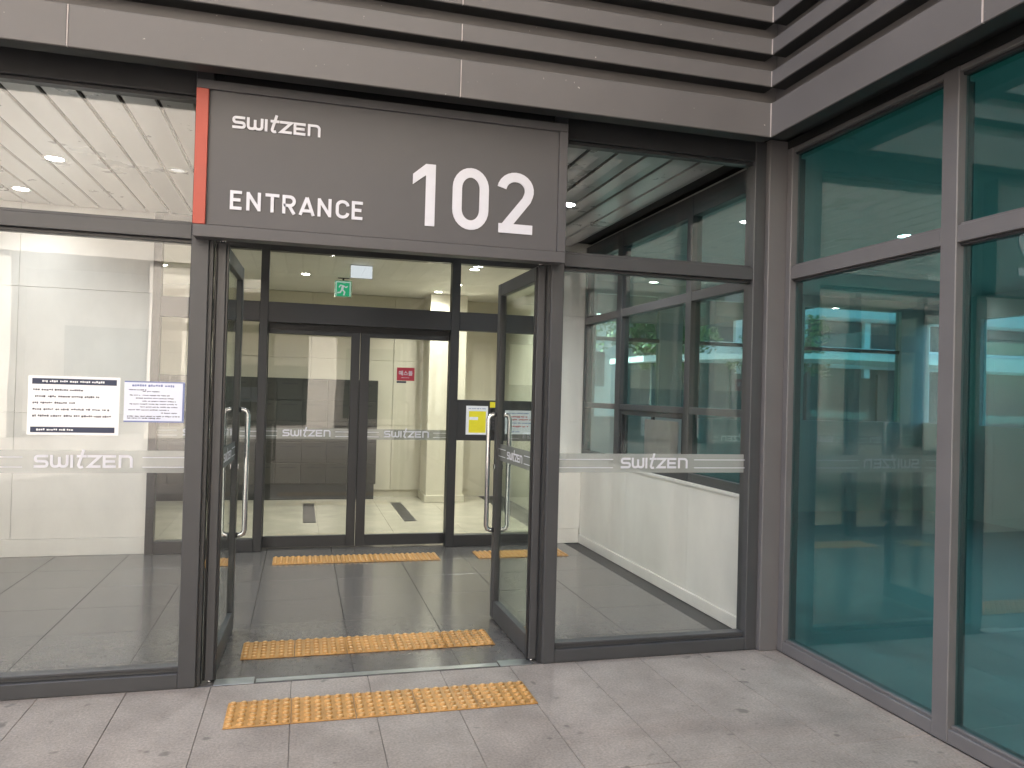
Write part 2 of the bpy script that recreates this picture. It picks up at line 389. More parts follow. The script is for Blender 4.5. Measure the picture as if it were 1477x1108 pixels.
# end wall of the vestibule, far left, and lobby walls
we = thing('stone_wall', 'plain cream end wall of the vestibule, far left', 'wall', (-4.7, 1.7, 0))
box('wall_slab', -4.75, -4.61, 0.1, 7.3, 0, 3.24, 'cream', we)
lb = thing('lobby_wall', 'pale panelled back wall of the inner lobby behind the sliding doors', 'wall', (0.7, 7.2, 0))
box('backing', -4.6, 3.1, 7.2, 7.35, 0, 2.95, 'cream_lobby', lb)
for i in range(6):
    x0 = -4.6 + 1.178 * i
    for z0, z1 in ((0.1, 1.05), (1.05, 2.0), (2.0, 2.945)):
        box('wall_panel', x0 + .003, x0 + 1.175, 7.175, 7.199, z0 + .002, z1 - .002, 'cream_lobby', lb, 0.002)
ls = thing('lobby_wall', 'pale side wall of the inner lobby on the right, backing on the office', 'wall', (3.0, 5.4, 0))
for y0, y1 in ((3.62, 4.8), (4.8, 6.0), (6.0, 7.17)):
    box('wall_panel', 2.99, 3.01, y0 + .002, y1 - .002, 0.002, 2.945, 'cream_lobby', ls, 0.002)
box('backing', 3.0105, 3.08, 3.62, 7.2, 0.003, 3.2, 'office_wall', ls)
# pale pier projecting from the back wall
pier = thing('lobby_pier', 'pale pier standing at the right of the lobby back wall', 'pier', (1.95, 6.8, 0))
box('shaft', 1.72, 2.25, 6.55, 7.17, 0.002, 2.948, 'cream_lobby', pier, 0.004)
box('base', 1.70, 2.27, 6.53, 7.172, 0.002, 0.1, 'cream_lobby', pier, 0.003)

# ================================================================ FRONT GLAZING
FY0, FY1 = 0.0, 0.1     # depth of the frame
GY = 0.052
def pane(parent, x0, x1, z0, z1, y=GY, mat='glass', th=0.010):
    return box('pane', x0 - .012, x1 + .012, y - th / 2, y + th / 2, z0 - .012, z1 + .012, mat, parent)
def rail(parent, x0, x1, z0, z1, name='rail', bead_up=True, bead_dn=True, y0=FY0, y1=FY1, mat='frame'):
    box(name, x0, x1, y0, y1, z0, z1, mat, parent, 0.003)
    if bead_up: box('glazing_bead', x0, x1, y0 + .028, y1 - .012, z1 + .0005, z1 + .018, mat, parent, 0.002)
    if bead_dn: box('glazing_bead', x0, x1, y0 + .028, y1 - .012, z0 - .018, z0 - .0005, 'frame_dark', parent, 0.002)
def post(parent, x0, x1, z0=0.001, z1=3.19, y0=FY0 - .004, y1=FY1 + .004, mat='frame'):
    box('post', x0, x1, y0, y1, z0, z1, mat, parent, 0.004)
def band(pn, x0, x1, z0, z1, logo_x, logo_w, y, mat='film'):
    """frosted strip stuck on the room side of the pane, white lines and word on top"""
    fb = box('frosted_band', x0, x1, y + 0.0065, y + 0.0072, z0, z1, mat, pn)
    lines = []
    h = z1 - z0
    for z in (z0 + .27 * h, z0 + .70 * h):
        lines += [(x0, logo_x - .05, y - .0075, y - .0062, z - .0022, z + .0022), (logo_x + logo_w + .05, x1, y - .0075, y - .0062, z - .0022, z + .0022)]
    boxes('printed_lines', lines, 'white_letter', pn)
    mk('lettering', logo_mesh(logo_x, logo_w, z0 + .24 * h, y - .0062), 'white_letter', pn)
    return fb
gl = thing('glazed_wall', 'dark framed window wall left of the entrance, notices stuck on its glass', 'window', (-1.5, 0, 0))
post(gl, -0.575, -0.487)
post(gl, -2.36, -2.28); post(gl, -4.6, -4.52)
for a, b in ((-2.28, -0.575), (-4.52, -2.36)):
    rail(gl, a, b, 0.001, 0.075, 'sill_rail', True, False)
    box('glazing_bead', a, b, 0.02, 0.088, 0.094, 0.108, 'frame', gl, 0.002)
    rail(gl, a, b, 2.315, 2.39, 'transom_rail')
    rail(gl, a, b, 3.062, 3.19, 'head_rail', False, True, mat='frame_dark')  # darker colour on the head rail stands for shade under the fascia
    lo = pane(gl, a, b, 0.10, 2.30)
    band(lo, a, b, 1.10, 1.215, (-1.276 if a > -2.3 else -3.7), 0.445, GY)
    pane(gl, a, b, 2.40, 3.045)
gr = thing('glazed_wall', 'dark framed window right of the entrance, low cream wall seen behind it', 'window', (2.1, 0, 0))
post(gr, 1.384, 1.462); post(gr, 2.712, 2.79)
rail(gr, 1.462, 2.712, 0.001, 0.075, 'sill_rail', True, False)
box('glazing_bead', 1.462, 2.712, 0.02, 0.088, 0.094, 0.108, 'frame', gr, 0.002)
rail(gr, 1.462, 2.712, 2.315, 2.39, 'transom_rail'); rail(gr, 1.462, 2.712, 3.062, 3.19, 'head_rail', False, True, mat='frame_dark')  # head rail darkened in colour for the shade above it
lo = pane(gr, 1.462, 2.712, 0.10, 2.30); band(lo, 1.462, 2.712, 1.10, 1.215, 1.868, 0.44, GY)
pane(gr, 1.462, 2.712, 2.40, 3.045)
# door surround: head bar and upper panel behind the sign
ds = thing('door_surround', 'dark head bar above the open entrance doors, under the sign', 'door frame', (0.44, 0.05, 2.3))
box('head_bar', -0.487, 1.384, 0.0, 0.12, 2.346, 2.42, 'frame_dark', ds, 0.003)
box('upper_panel', -0.487, 1.384, 0.02, 0.10, 2.421, 3.19, 'frame_dark', ds)
for x in (-0.33, 1.18):
    box('door_closer', x - .09, x + .09, 0.03, 0.09, 2.338, 2.3455, 'brushed', ds)
box('jamb_lining', -0.486, -0.468, 0.012, 0.088, 0.002, 2.345, 'frame_dark', ds)
box('jamb_lining', 1.365, 1.383, 0.012, 0.088, 0.002, 2.345, 'frame_dark', ds)

# ================================================================ ENTRANCE DOORS (open, leaf hinged at each post)
def handle(parent, y, xo, z0, z1, th):
    r = 0.0165; s = 1 if xo > 0 else -1
    f = s * th / 2
    bm = bmesh.new()
    addtube(bm, [(f, y, z1), (xo - s * .03, y, z1), (xo - s * .009, y, z1 - .009), (xo, y, z1 - .03), (xo, y, z0 + .03), (xo - s * .009, y, z0 + .009), (xo - s * .03, y, z0), (f, y, z0)], r, 14)
    return mk('pull_handle', bm, 'steel', parent, True, True)
def door(label, loc, rz, side):
    """leaf in local space: hinge on the z axis, leaf along +y, thickness along x; side = +1 when the lobby side of the opening is +x"""
    d = thing('glass_door', label, 'door', loc, rz, 'open entrance door leaves'); Lf, H, t = 0.905, 2.318, 0.046
    z0 = 0.012
    box('hinge_stile', -t / 2, t / 2, 0, 0.075, z0, H, 'frame', d, 0.004, True)
    box('edge_brush', -t / 2 - .012, -t / 2 - .0005, 0.004, 0.03, z0, H - .01, 'black_plastic', d, 0.002, True)
    box('edge_brush', t / 2 + .0005, t / 2 + .012, 0.004, 0.03, z0, H - .01, 'black_plastic', d, 0.002, True)
    box('lock_stile', -t / 2, t / 2, Lf - 0.075, Lf, z0, H, 'frame', d, 0.004, True)
    box('top_rail', -t / 2 + .001, t / 2 - .001, 0.075, Lf - 0.075, H - 0.085, H - .001, 'frame', d, 0.003, True)
    box('bottom_rail', -t / 2 + .001, t / 2 - .001, 0.075, Lf - 0.075, z0 + .001, 0.135, 'frame', d, 0.003, True)
    p = box('pane', -.005, .005, 0.066, Lf - 0.066, 0.125, H - 0.078, 'glass_door', d, 0, True)
    box('frosted_band', side * .0062 - .0006, side * .0062 + .0006, 0.077, Lf - 0.077, 1.10, 1.215, 'film_grey', p, 0, True)
    ln = []
    lw, lx = 0.34, 0.2825
    for z in (1.131, 1.180):
        for a, b in ((0.077, lx - .04), (lx + lw + .04, Lf - 0.077)):
            ln.append((side * .0076 - .0005, side * .0076 + .0005, a, b, z - .0022, z + .0022))
    boxes('printed_lines', ln, 'white_letter', p, 0, True)
    bm = bmesh.new(); k = lw / LOGO_W; u = 0
    # the word faces the opening
    for _, polys, adv in LOGO:
        for i_, q in enumerate(polys):
            rr = [(((lx + (u + a) * k) if side > 0 else (lx + lw - (u + a) * k)), 1.127 + b_ * k) for a, b_ in q]
            ribbon(bm, rr, .1 * k, lambda s, tt, dd: (side * (.007 + dd), s, tt), .001 + .0004 * i_)
        u += adv
    mk('lettering', bm, 'white_letter', p, True)
    for s in (-1, 1): handle(d, Lf - 0.038, s * 0.075, 0.615, 1.412, t)
    for s in (-1, 1): box('lock_rose', *((t / 2, t / 2 + .008) if s > 0 else (-t / 2 - .008, -t / 2)), Lf - .055, Lf - .02, 1.035, 1.07, 'steel', d, 0.002, True)
    for z in (z0, H):
        mk('pivot', addcyl(bmesh.new(), 0, 0.02, z - (.012 if z < 1 else 0), z + (0 if z < 1 else .024), 0.014), 'steel', d, True, True)
    return d
door('open glass door leaf at the left post, folded back into the vestibule', (-0.428, 0.05, 0), rad(-1.6), +1)
door('open glass door leaf at the right post, chrome handles and white lettering', (1.342, 0.05, 0), rad(1.0), -1)
for x0, x1, lab in ((-0.40, -0.20, 'left'), (1.14, 1.33, 'right')):
    c = box('floor_plate', x0, x1, -0.005, 0.085, 0.0015, 0.006, 'brushed', None, 0.001)
    tag(c, 'flat steel cover plate in the threshold below the %s door leaf' % lab, 'cover plate', 'threshold cover plates')
tb = box('threshold', -0.19, 1.13, 0.005, 0.055, 0.0015, 0.005, 'brushed'); tag(tb, 'thin worn metal threshold strip across the open doorway', 'threshold')

# ================================================================ SIGN
sg = thing('entrance_sign', 'big dark grey sign reading ENTRANCE 102 with a red edge strip above the doors', 'sign', (0.434, -0.06, 2.311))
SX0, SX1, SZ0, SZ1, SY = -0.556, 1.424, 2.311, 3.106, -0.12
box('body', SX0 + .004, SX1 - .004, -0.098, -0.006, SZ0 + .004, SZ1 - .004, 'sign_face', sg)
box('face_panel', -0.487, SX1 - .052, -0.106, -0.0985, SZ0 + .066, SZ1 - .046, 'sign_face', sg)
box('border', SX0, SX1, SY, -0.0985, SZ1 - .045, SZ1, 'sign_face', sg, 0.002)
box('border', SX0, SX1, SY, -0.0985, SZ0, SZ0 + .062, 'sign_face', sg, 0.002)
box('border', SX1 - .050, SX1, SY, -0.0985, SZ0 + .0625, SZ1 - .0455, 'sign_face', sg, 0.002)
box('red_strip', SX0 - .001, SX0 + .058, SY - .002, -0.0985, SZ0 + .0625, SZ1 - .0455, 'sign_red', sg, 0.002)
def sign_word(glyphs, x0, zb, k, hw, sx=1.0, gap=0.0):
    u = x0
    for polys, adv, closed in glyphs:
        bm = bmesh.new()
        for i_, p in enumerate(polys): ribbon(bm, [(u + a * k * sx, zb + b * k) for a, b in p], hw * k, lambda s, t, d: (s, -0.1062 - d, t), 0.006 + .0005 * i_, closed)
        mk('letter', bm, 'white_letter', sg)
        u += adv * k * sx + gap
kL = 0.432 / LOGO_W
sign_word([(p, a, False) for _, p, a in LOGO], -0.384, 2.878, kL, .105)
sign_word([(*DIN(ch), False) for ch in 'ENTRANCE'], -0.384, 2.462, 0.096, 0.082, 1.15)
k1 = 0.337
bm = bmesh.new(); outline(bm, [(0.546 + a * k1, 2.46 + b * k1) for a, b in ONE], lambda s, t, d: (s, -0.1062 - d, t), 0.006); mk('letter', bm, 'white_letter', sg)
for ch, x in (('0', 0.768), ('2', 1.018)):
    polys, adv = DIN(ch)
    sign_word([(polys, adv, ch == '0')], x, 2.46, k1, 0.0775, 1.10 if ch == '2' else 1.0)

# ================================================================ LOUVRE CLADDING (front and right)
P = 0.30
rows = [(3.111, 3.311)] + [(3.409 + 0.1915 * i, 3.501 + 0.1915 * i) for i in range(12)]
topz = rows[-1][1]
D = 0.085
lv = thing('louvre_cladding', 'dark grey metal louvre cladding across the front above the sign', 'cladding', (0, -P, 3.111))
segs = [-12.24, -10.383, -8.526, -6.669, -4.812, -2.955, -1.099, 0.758, XC - P]
for r, (z0, z1) in enumerate(rows):
    for a, b in zip(segs, segs[1:]):
        j = random.uniform(-.0012, .0012)
        box('louvre', a + .003, b - (.003 if b < 2.6 else 0), -P + j, -P + D + .01, z0, z1, 'cladding', lv, 0.003)
        if b < 2.6: box('joint_seal', b - .0028, b + .0028, -P - .0016, -P + D, z0 + .002, z1 - .002, 'sealant', lv)
for z0, z1 in rows: box('channel_shade', -12.24, XC - P + .012, -P + .008, -P + D + .0105, z0 - .002, z0 - .0005, 'shade_black', lv)  # black strips painting the shade inside the hollow louvre undersides
box('back_panel', -12.24, XC - P + D + .011, -P + D + .0115, -P + D + .03, 3.22, topz, 'cladding', lv)
for a, b in zip(segs, segs[1:]):
    box('soffit_panel', a + .002, b - (.002 if b < 2.6 else -P + .02), -P + D + .012, -0.0, 3.2, 3.214, 'shade_black', lv)  # soffit shade painted in as near-black
lr = thing('louvre_cladding', 'dark grey metal louvre cladding above the teal glass wall on the right', 'cladding', (XC - P, -4, 3.111))
rsegs = [-P, -1.768, -3.236, -4.704, -6.172, -7.64, -9.1]
for r, (z0, z1) in enumerate(rows):
    for b, a in zip(rsegs, rsegs[1:]):
        j = random.uniform(-.0012, .0012)
        box('louvre', XC - P + j, XC - P + D + .01, a + .003, b - (.003 if b < -.4 else 0.0), z0, z1, 'cladding', lr, 0.003)
        if b < -.4: box('joint_seal', XC - P - .0016, XC - P + D, b - .0028, b + .0028, z0 + .002, z1 - .002, 'sealant', lr)
    box('corner_bead', XC - P - .004, XC - P + .003, -P - .004, -P + .003, z0 + .001, z1 - .001, 'sealant', lr)
for z0, z1 in rows: box('channel_shade', XC - P + .008, XC - P + D + .0105, -9.1, -P + .0075, z0 - .002, z0 - .0005, 'shade_black', lr)  # black strips for the shade below each louvre, as on the front
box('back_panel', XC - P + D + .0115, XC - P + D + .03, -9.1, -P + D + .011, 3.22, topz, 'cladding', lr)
box('soffit_panel', XC - P + D + .012, XC + 0.08, -9.1, -P + D + .011, 3.2, 3.214, 'shade_black', lr)  # near-black colour carries the shade under the overhang
# upper storeys of this building
ub = thing('apartment_building', 'upper storeys of the apartment building above the louvred entrance front', 'building', (0, 6, 3.22))
box('front_wall', -13.0, 8.9, -0.19, 12.0, topz + .01, 22.0, 'stone_far', ub)
box('floor_slab', -13.0, 8.9, -0.18, 12.0, 3.26, topz, 'void', ub)
box('side_wing', 2.73, 8.9, -9.1, -0.2, 3.26, 22.0, 'stone_far', ub)
box('ground_wall', -13.0, -4.77, -0.05, 12.0, 0, 3.25, 'stone_far', ub)

# ================================================================ RIGHT GLASS WALL (outside part, teal)
gt = thing('glazed_wall', 'tall teal tinted glass wall of the office on the right, outside', 'window', (XC, -3, 0))
RX0, RX1 = XC, XC + 0.09
def ypost(parent, y0, y1, z0=0.001, z1=3.1465, x0=RX0 - .004, x1=RX1 + .004, mat='frame_wing_lit'):
    box('post', x0, x1, y0, y1, z0, z1, mat, parent, 0.004)
def yrail(parent, y0, y1, z0, z1, name, up=True, dn=True, mat='frame_wing_lit'):
    box(name, RX0, RX1, y0, y1, z0, z1, mat, parent, 0.003)
    if up: box('glazing_bead', RX0 + .02, RX1 - .012, y0, y1, z1 + .0005, z1 + .014, mat, parent, 0.002)
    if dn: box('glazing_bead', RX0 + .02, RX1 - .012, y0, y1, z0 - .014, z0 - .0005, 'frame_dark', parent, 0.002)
box('corner_post', 2.7905, XC + .094, -0.04, 0.098, 0.001, 3.199, 'frame_wing_lit', gt, 0.004)
ypost(gt, -0.094, -0.0405)
yp = [-0.094, -1.268, -1.362, -2.56, -2.654, -3.85, -3.944, -5.14, -5.234, -6.43, -6.524, -7.72, -7.814, -9.0]
for i in range(0, len(yp) - 1, 2):
    b, a = yp[i], yp[i + 1]
    if i < len(yp) - 2: ypost(gt, yp[i + 2], yp[i + 1])
    yrail(gt, a, b, 0.001, 0.068, 'sill_rail', True, False)
    yrail(gt, a, b, 2.318, 2.398, 'transom_rail')
    yrail(gt, a, b, 3.118, 3.146, 'head_rail', False, True)
    pass
    box('pane', XC + .04, XC + .052, a - .012, b + .012, 0.07, 2.315, 'glass_teal', gt)
    box('pane', XC + .04, XC + .052, a - .012, b + .012, 2.40, 3.11, 'glass_teal', gt)
ypost(gt, -9.09, -9.0)
box('recess_shade', RX0 - .003, RX1, -9.09, -0.0405, 3.147, 3.199, 'shade_black', gt)  # black strip painting the recess shadow above the head rail

# ================================================================ OFFICE WINDOWS INSIDE THE VESTIBULE
go = thing('office_window', 'dark framed band of office windows above the low cream wall', 'window', (2.93, 1.7, 0.92))
OX0, OX1 = 2.888, 2.972
def opost(y0, y1): box('post', OX0, OX1, y0, y1, 0.919, 3.14, 'frame', go, 0.003)
opost(0.1045, 0.19); opost(1.127, 1.217); opost(2.484, 2.60); opost(3.415, 3.466)
for a, b in ((0.19, 1.127), (1.217, 2.484), (2.60, 3.415)):
    for z0, z1, nm, mt in ((0.919, 0.985, 'sill_rail', 'frame'), (1.440, 1.492, 'middle_rail', 'frame'), (2.315, 2.388, 'transom_rail', 'frame'), (2.98, 3.14, 'head_rail', 'frame')):
        box(nm, OX0 + .003, OX1, a, b, z0, z1, mt, go, 0.002)
    for z0, z1 in ((0.985, 1.44), (1.492, 2.315), (2.388, 2.98)):
        if (a, z0) == (1.217, 0.985): continue
        box('pane', 2.926, 2.936, a - .01, b + .01, z0 - .01, z1 + .01, 'glass_teal' if z0 < 1 and a < .5 else 'glass_office', go)
# sliding service hatch in the middle bay
sh = thing('service_hatch', 'dark sliding service hatch in the office windows, half open', 'hatch', (2.93, 1.85, 0.985))
for nm, b in (('frame_side', (2.90, 2.965, 1.219, 1.262, .987, 1.438)), ('frame_side', (2.90, 2.965, 2.44, 2.482, .987, 1.438)), ('frame_head', (2.90, 2.965, 1.262, 2.44, 1.395, 1.438)), ('frame_sill', (2.89, 2.965, 1.262, 2.44, .987, 1.02))):
    box(nm, *b, 'frame_dark', sh, 0.002)
box('sash_stile', 2.925, 2.945, 1.83, 1.87, 1.022, 1.393, 'frame_dark', sh, 0.002)
box('sash_stile', 2.925, 2.945, 2.40, 2.438, 1.022, 1.393, 'frame_dark', sh, 0.002)
box('pane', 2.931, 2.939, 1.86, 2.405, 1.022, 1.393, 'glass_office', sh)
bs = box('metal_sheet', 2.894, 2.899, 1.30, 1.925, 1.03, 1.372, 'brushed', None, 0.001); tag(bs, 'plain brushed metal sheet closing half of the service hatch', 'panel')

# ================================================================ INNER SCREEN AND SLIDING DOORS
si = thing('inner_screen', 'dark framed glazed screen with sliding doors at the back of the vestibule', 'glazed screen', (0.5, YI, 0))
IY0, IY1 = YI - 0.05, YI + 0.05
def ibox(nm, x0, x1, z0, z1, mat='frame_dark', y0=IY0, y1=IY1, bev=0.003): return box(nm, x0, x1, y0, y1, z0, z1, mat, si, bev)
for x0, x1 in ((-1.35, -1.28), (-0.408, -0.333), (1.436, 1.523), (2.44, 2.513)): ibox('post', x0, x1, 0.001, 3.14, y0=IY0 - .004)
ibox('transom_rail', -1.28, -0.408, 2.19, 2.378); ibox('transom_rail', -0.333, 1.436, 2.185, 2.378); ibox('transom_rail', 1.523, 2.44, 2.19, 2.378)
for a, b in ((-1.28, -0.408), (-0.333, 1.436), (1.523, 2.44)):
    ibox('head_panel', a, b, 2.87, 3.14)
    box('pane', a - .01, b + .01, YI - .005, YI + .005, 2.37, 2.88, 'glass_inner', si)
for a, b in ((-1.28, -0.408), (1.523, 2.44)): ibox('sill_rail', a, b, 0.001, 0.115)
pl = box('pane', -1.29, -0.398, YI - .005, YI + .005, 0.105, 2.20, 'glass_inner', si)
band(pl, -1.28, -0.408, 1.065, 1.17, -1.06, 0.45, YI, 'film_grey')
ibox('middle_panel', 1.523, 2.44, 1.075, 1.488)
box('pane', 1.513, 2.45, YI - .005, YI + .005, 1.48, 2.2, 'glass_inner', si)
box('pane', 1.513, 2.45, YI - .005, YI + .005, 0.105, 1.085, 'glass_inner', si)
box('door_track', -0.333, 1.436, YI + .052, YI + .13, 2.13, 2.30, 'frame_dark', si)
def slide(label, x0, x1, gx0, gx1, logo_x):
    d = thing('sliding_door', label, 'door', ((x0 + x1) / 2, YI + .085, 0), 0, 'sliding door leaves of the inner screen')
    y0, y1 = YI + .062, YI + .108
    box('stile', x0, gx0, y0, y1, 0.012, 2.175, 'frame_dark', d, 0.003); box('stile', gx1, x1, y0, y1, 0.012, 2.175, 'frame_dark', d, 0.003)
    box('top_rail', gx0, gx1, y0, y1, 2.085, 2.174, 'frame_dark', d, 0.003); box('bottom_rail', gx0, gx1, y0, y1, 0.013, 0.12, 'frame_dark', d, 0.003)
    yc = YI + .085
    p = box('pane', gx0 - .01, gx1 + .01, yc - .005, yc + .005, 0.11, 2.095, 'glass_inner', d)
    band(p, gx0, gx1, 1.065, 1.17, logo_x, 0.45, yc, 'film_grey')
slide('left sliding door leaf, dark mailboxes showing through its glass', -0.42, 0.543, -0.325, 0.458, -0.172)
slide('right sliding door leaf with a small red notice on its glass', 0.549, 1.52, 0.64, 1.44, 0.805)

# ================================================================ TACTILE PAVING
dome_me = {}
def tact_tile(kind):
    if kind in dome_me: return dome_me[kind]
    bm = bmesh.new(); addbox(bm, 0.0015, 0.2985, 0.0015, 0.2985, 0, 0.006, 0.0015)
    if kind == 'dots':
        for i in range(6):
            for j in range(6):
                cx_, cy_ = 0.025 + 0.05 * i, 0.025 + 0.05 * j
                rings = [(0.0180, .006), (0.0168, .0105), (0.0135, .0142), (0.0085, .0158)]
                prev = None
                for r_, z_ in rings:
                    cur = [bm.verts.new((cx_ + r_ * math.cos(2 * math.pi * k / 10), cy_ + r_ * math.sin(2 * math.pi * k / 10), z_)) for k in range(10)]
                    if prev:
                        for k in range(10): f = bm.faces.new((prev[k], prev[(k + 1) % 10], cur[(k + 1) % 10], cur[k])); f.smooth = True
                    prev = cur
                f = bm.faces.new(prev); f.smooth = True; f.material_index = 1
    me = bpy.data.meshes.new('tactile_tile'); bm.to_mesh(me); bm.free(); me.materials.append(MAT['yellow_tile']); me.materials.append(MAT['yellow_pale']); dome_me[kind] = me
    return me
def tact_strip(label, x0, y0, n, kind='dots'):
    t = thing('tactile_strip', label, 'tactile paving', (x0, y0, 0.0012), 0, 'yellow tactile paving strips')
    for i in range(n):
        o = bpy.data.objects.new('tactile_tile', tact_tile(kind)); COL.objects.link(o); o.parent = t
        o.location = (0.3 * i, random.uniform(-.002, .002), 0); o.rotation_euler = (0, 0, random.uniform(-.004, .004))
tact_strip('yellow studded tactile strip on the pavement outside the doors', -0.305, -0.552, 5)
tact_strip('yellow studded tactile strip just inside the open doors', -0.297, 0.374, 5)
tact_strip('yellow studded tactile strip in front of the sliding doors', -0.212, 2.82, 5)
tact_strip('short yellow tactile strip right of the sliding doors', 1.65, 2.83, 3)
tact_strip('single yellow tactile tile behind the left door leaf', -0.95, 2.80, 1)

# ================================================================ NOTICES
def dashes(rows_, y, seed, thick):
    """rows of tiny marks grouped into words, as small print too far away to read"""
    rnd = random.Random(seed); out = []
    for x0, x1, z in rows_:
        x = x0
        while x < x1 - .004:
            for _ in range(rnd.randint(2, 6)):
                wd_ = thick * rnd.uniform(.55, 1.0)
                if x + wd_ > x1: break
                hh = thick * rnd.uniform(.55, 1.0); zo = thick * rnd.uniform(-.12, .12)
                out.append((x, x + wd_, y - .0004, y, z + zo - hh / 2, z + zo + hh / 2)); x += wd_ + thick * .22
            x += thick * rnd.uniform(.5, .9)
    return out
yN = GY - .0062
n1 = thing('notice', 'large white notice with navy bands top and bottom on the left glass', 'notice', (-1.1, yN, 1.29))
box('sheet', -1.312, -0.897, yN - .0008, yN, 1.292, 1.587, 'paper', n1)
box('printed_band', -1.295, -0.912, yN - .0013, yN - .0008, 1.545, 1.574, 'ink_navy', n1)
box('printed_band', -1.297, -0.916, yN - .0013, yN - .0008, 1.304, 1.332, 'ink_navy', n1)
boxes('printed_lines', dashes([(-1.29, -1.06, 1.517), (-1.28, -.98, 1.484), (-1.29, -1.1, 1.452), (-1.29, -.94, 1.42), (-1.29, -.92, 1.387)], yN - .0008, 3, .010), 'ink', n1)
boxes('printed_heading', dashes([(-1.25, -.96, 1.56), (-1.27, -1.1, 1.318)], yN - .0014, 4, .010), 'paper', n1)
n2 = thing('notice', 'smaller pale blue notice taped on the left glass beside the post', 'notice', (-.73, yN, 1.36))
bm = addbox(bmesh.new(), -0.876, -0.590, yN - .0008, yN, 1.362, 1.572)
mk('sheet', bm, 'paper_blue', n2)
boxes('printed_border', [(-.876, -.590, yN - .0012, yN - .0008, 1.362, 1.369), (-.876, -.590, yN - .0012, yN - .0008, 1.566, 1.572), (-.599, -.590, yN - .0012, yN - .0008, 1.3695, 1.5655)], 'ink_blue', n2)
boxes('printed_lines', dashes([(-.855, -.77, 1.528), (-.79, -.70, 1.52), (-.85, -.80, 1.50), (-.79, -.66, 1.50), (-.82, -.64, 1.485), (-.79, -.63, 1.47), (-.85, -.62, 1.455), (-.80, -.62, 1.44), (-.855, -.66, 1.425), (-.70, -.62, 1.41), (-.86, -.61, 1.392), (-.86, -.70, 1.382)], yN - .0008, 5, .006), 'ink', n2)
boxes('printed_heading', dashes([(-.84, -.64, 1.55)], yN - .0008, 6, .012), 'ink_blue', n2)
yS = IY0 - .0005
n3 = thing('notice', 'white sheet with a bright yellow block on the dark inner panel', 'notice', (1.73, yS, 1.13))
box('sheet', 1.615, 1.842, yS - .0008, yS, 1.135, 1.428, 'paper', n3)
box('printed_block', 1.645, 1.822, yS - .0013, yS - .0008, 1.155, 1.375, 'yellow_print', n3)
boxes('printed_lines', dashes([(1.64, 1.82, 1.40)], yS - .0008, 8, .010), 'ink_blue', n3)
boxes('printed_patch', [(1.65, 1.74, yS - .0017, yS - .0013, 1.285, 1.315)], 'paper', n3)
n4 = box('sticker', 1.862, 1.945, yS - .001, yS, 1.414, 1.472, 'yellow_print'); tag(n4, 'small plain yellow sticker above the keypad on the inner panel', 'sticker')
kp = thing('keypad', 'black door entry keypad on the dark inner panel', 'keypad', (1.93, yS, 1.2))
box('body', 1.868, 1.985, yS - .03, yS, 1.16, 1.405, 'black_plastic', kp, 0.006)
boxes('keys', [(1.885 + .03 * i, 1.907 + .03 * i, yS - .033, yS - .0305, 1.19 + .032 * j, 1.212 + .032 * j) for i in range(3) for j in range(4)], 'frame', kp)
n5 = thing('notice', 'white sheet with red and blue print seen through the right door leaf', 'notice', (2.17, yS, 1.14))
box('sheet', 2.025, 2.318, yS - .0008, yS, 1.145, 1.39, 'paper', n5)
boxes('printed_red', dashes([(2.09, 2.28, 1.325), (2.09, 2.30, 1.295), (2.09, 2.28, 1.225)], yS - .0008, 9, .018), 'ink_red', n5)
boxes('printed_blue', dashes([(2.09, 2.31, 1.26), (2.05, 2.3, 1.36), (2.05, 2.2, 1.17)], yS - .0008, 10, .012), 'ink_blue', n5)
yR = YI + .085 - .0062
n6 = thing('notice', 'small dark red notice with white Korean lettering on the sliding door glass', 'notice', (1.005, yR, 1.66))
box('sheet', 0.918, 1.096, yR - .0008, yR, 1.665, 1.797, 'red_print', n6)
text_mesh('lettering', '예스몰', 0.052, 'white_letter', n6, lambda x, y, z: (1.007 + x, yR - .0012 - z, 1.722 + y), 0.0008)
boxes('printed_lines', dashes([(.965, 1.05, 1.695)], yR - .0008, 12, .007), 'white_letter', n6)
boxes('dark_tab', [(.918, 1.015, yR - .0008, yR, 1.64, 1.66)], 'ink', n6)

# ================================================================ LAMPS
def downlight(x, y, z, label, glow, power, r=0.06, group='recessed ceiling downlights', color=(0.92, 0.96, 1.0)):
    t = thing('downlight', label, 'light', (x, y, z), 0, group)
    bm = bmesh.new(); n = 24
    for ra, rb, za, zb in ((r, r + .016, -.004, -.004), (r + .016, r + .018, -.004, 0.0), (r, r - .004, -.004, .02)):
        A = [bm.verts.new((ra * math.cos(2 * math.pi * k / n), ra * math.sin(2 * math.pi * k / n), za)) for k in range(n)]
        B = [bm.verts.new((rb * math.cos(2 * math.pi * k / n), rb * math.sin(2 * math.pi * k / n), zb)) for k in range(n)]
        for k in range(n): bm.faces.new((A[k], A[(k + 1) % n], B[(k + 1) % n], B[k]))
    mk('trim_ring', bm, 'white_paint', t, True, True)
    bm = bmesh.new(); bm.faces.new([bm.verts.new(((r - .003) * math.cos(2 * math.pi * k / n), (r - .003) * math.sin(2 * math.pi * k / n), -.0025)) for k in range(n)][::-1])
    mk('diffuser', bm, glow, t, True)
    if power:
        ld = bpy.data.lights.new('downlight_lamp', 'SPOT'); ld.energy = power * 0.50; ld.spot_size = rad(150); ld.spot_blend = 0.9; ld.shadow_soft_size = 0.05; ld.color = color
        lo_ = bpy.data.objects.new('lamp', ld); COL.objects.link(lo_); lo_.parent = t; lo_.location = (0, 0, -.02)
    return t
downlight(-1.745, 1.86, CZ, 'bright lit downlight in the strip ceiling behind the upper left pane', 'lamp_glow', 60)
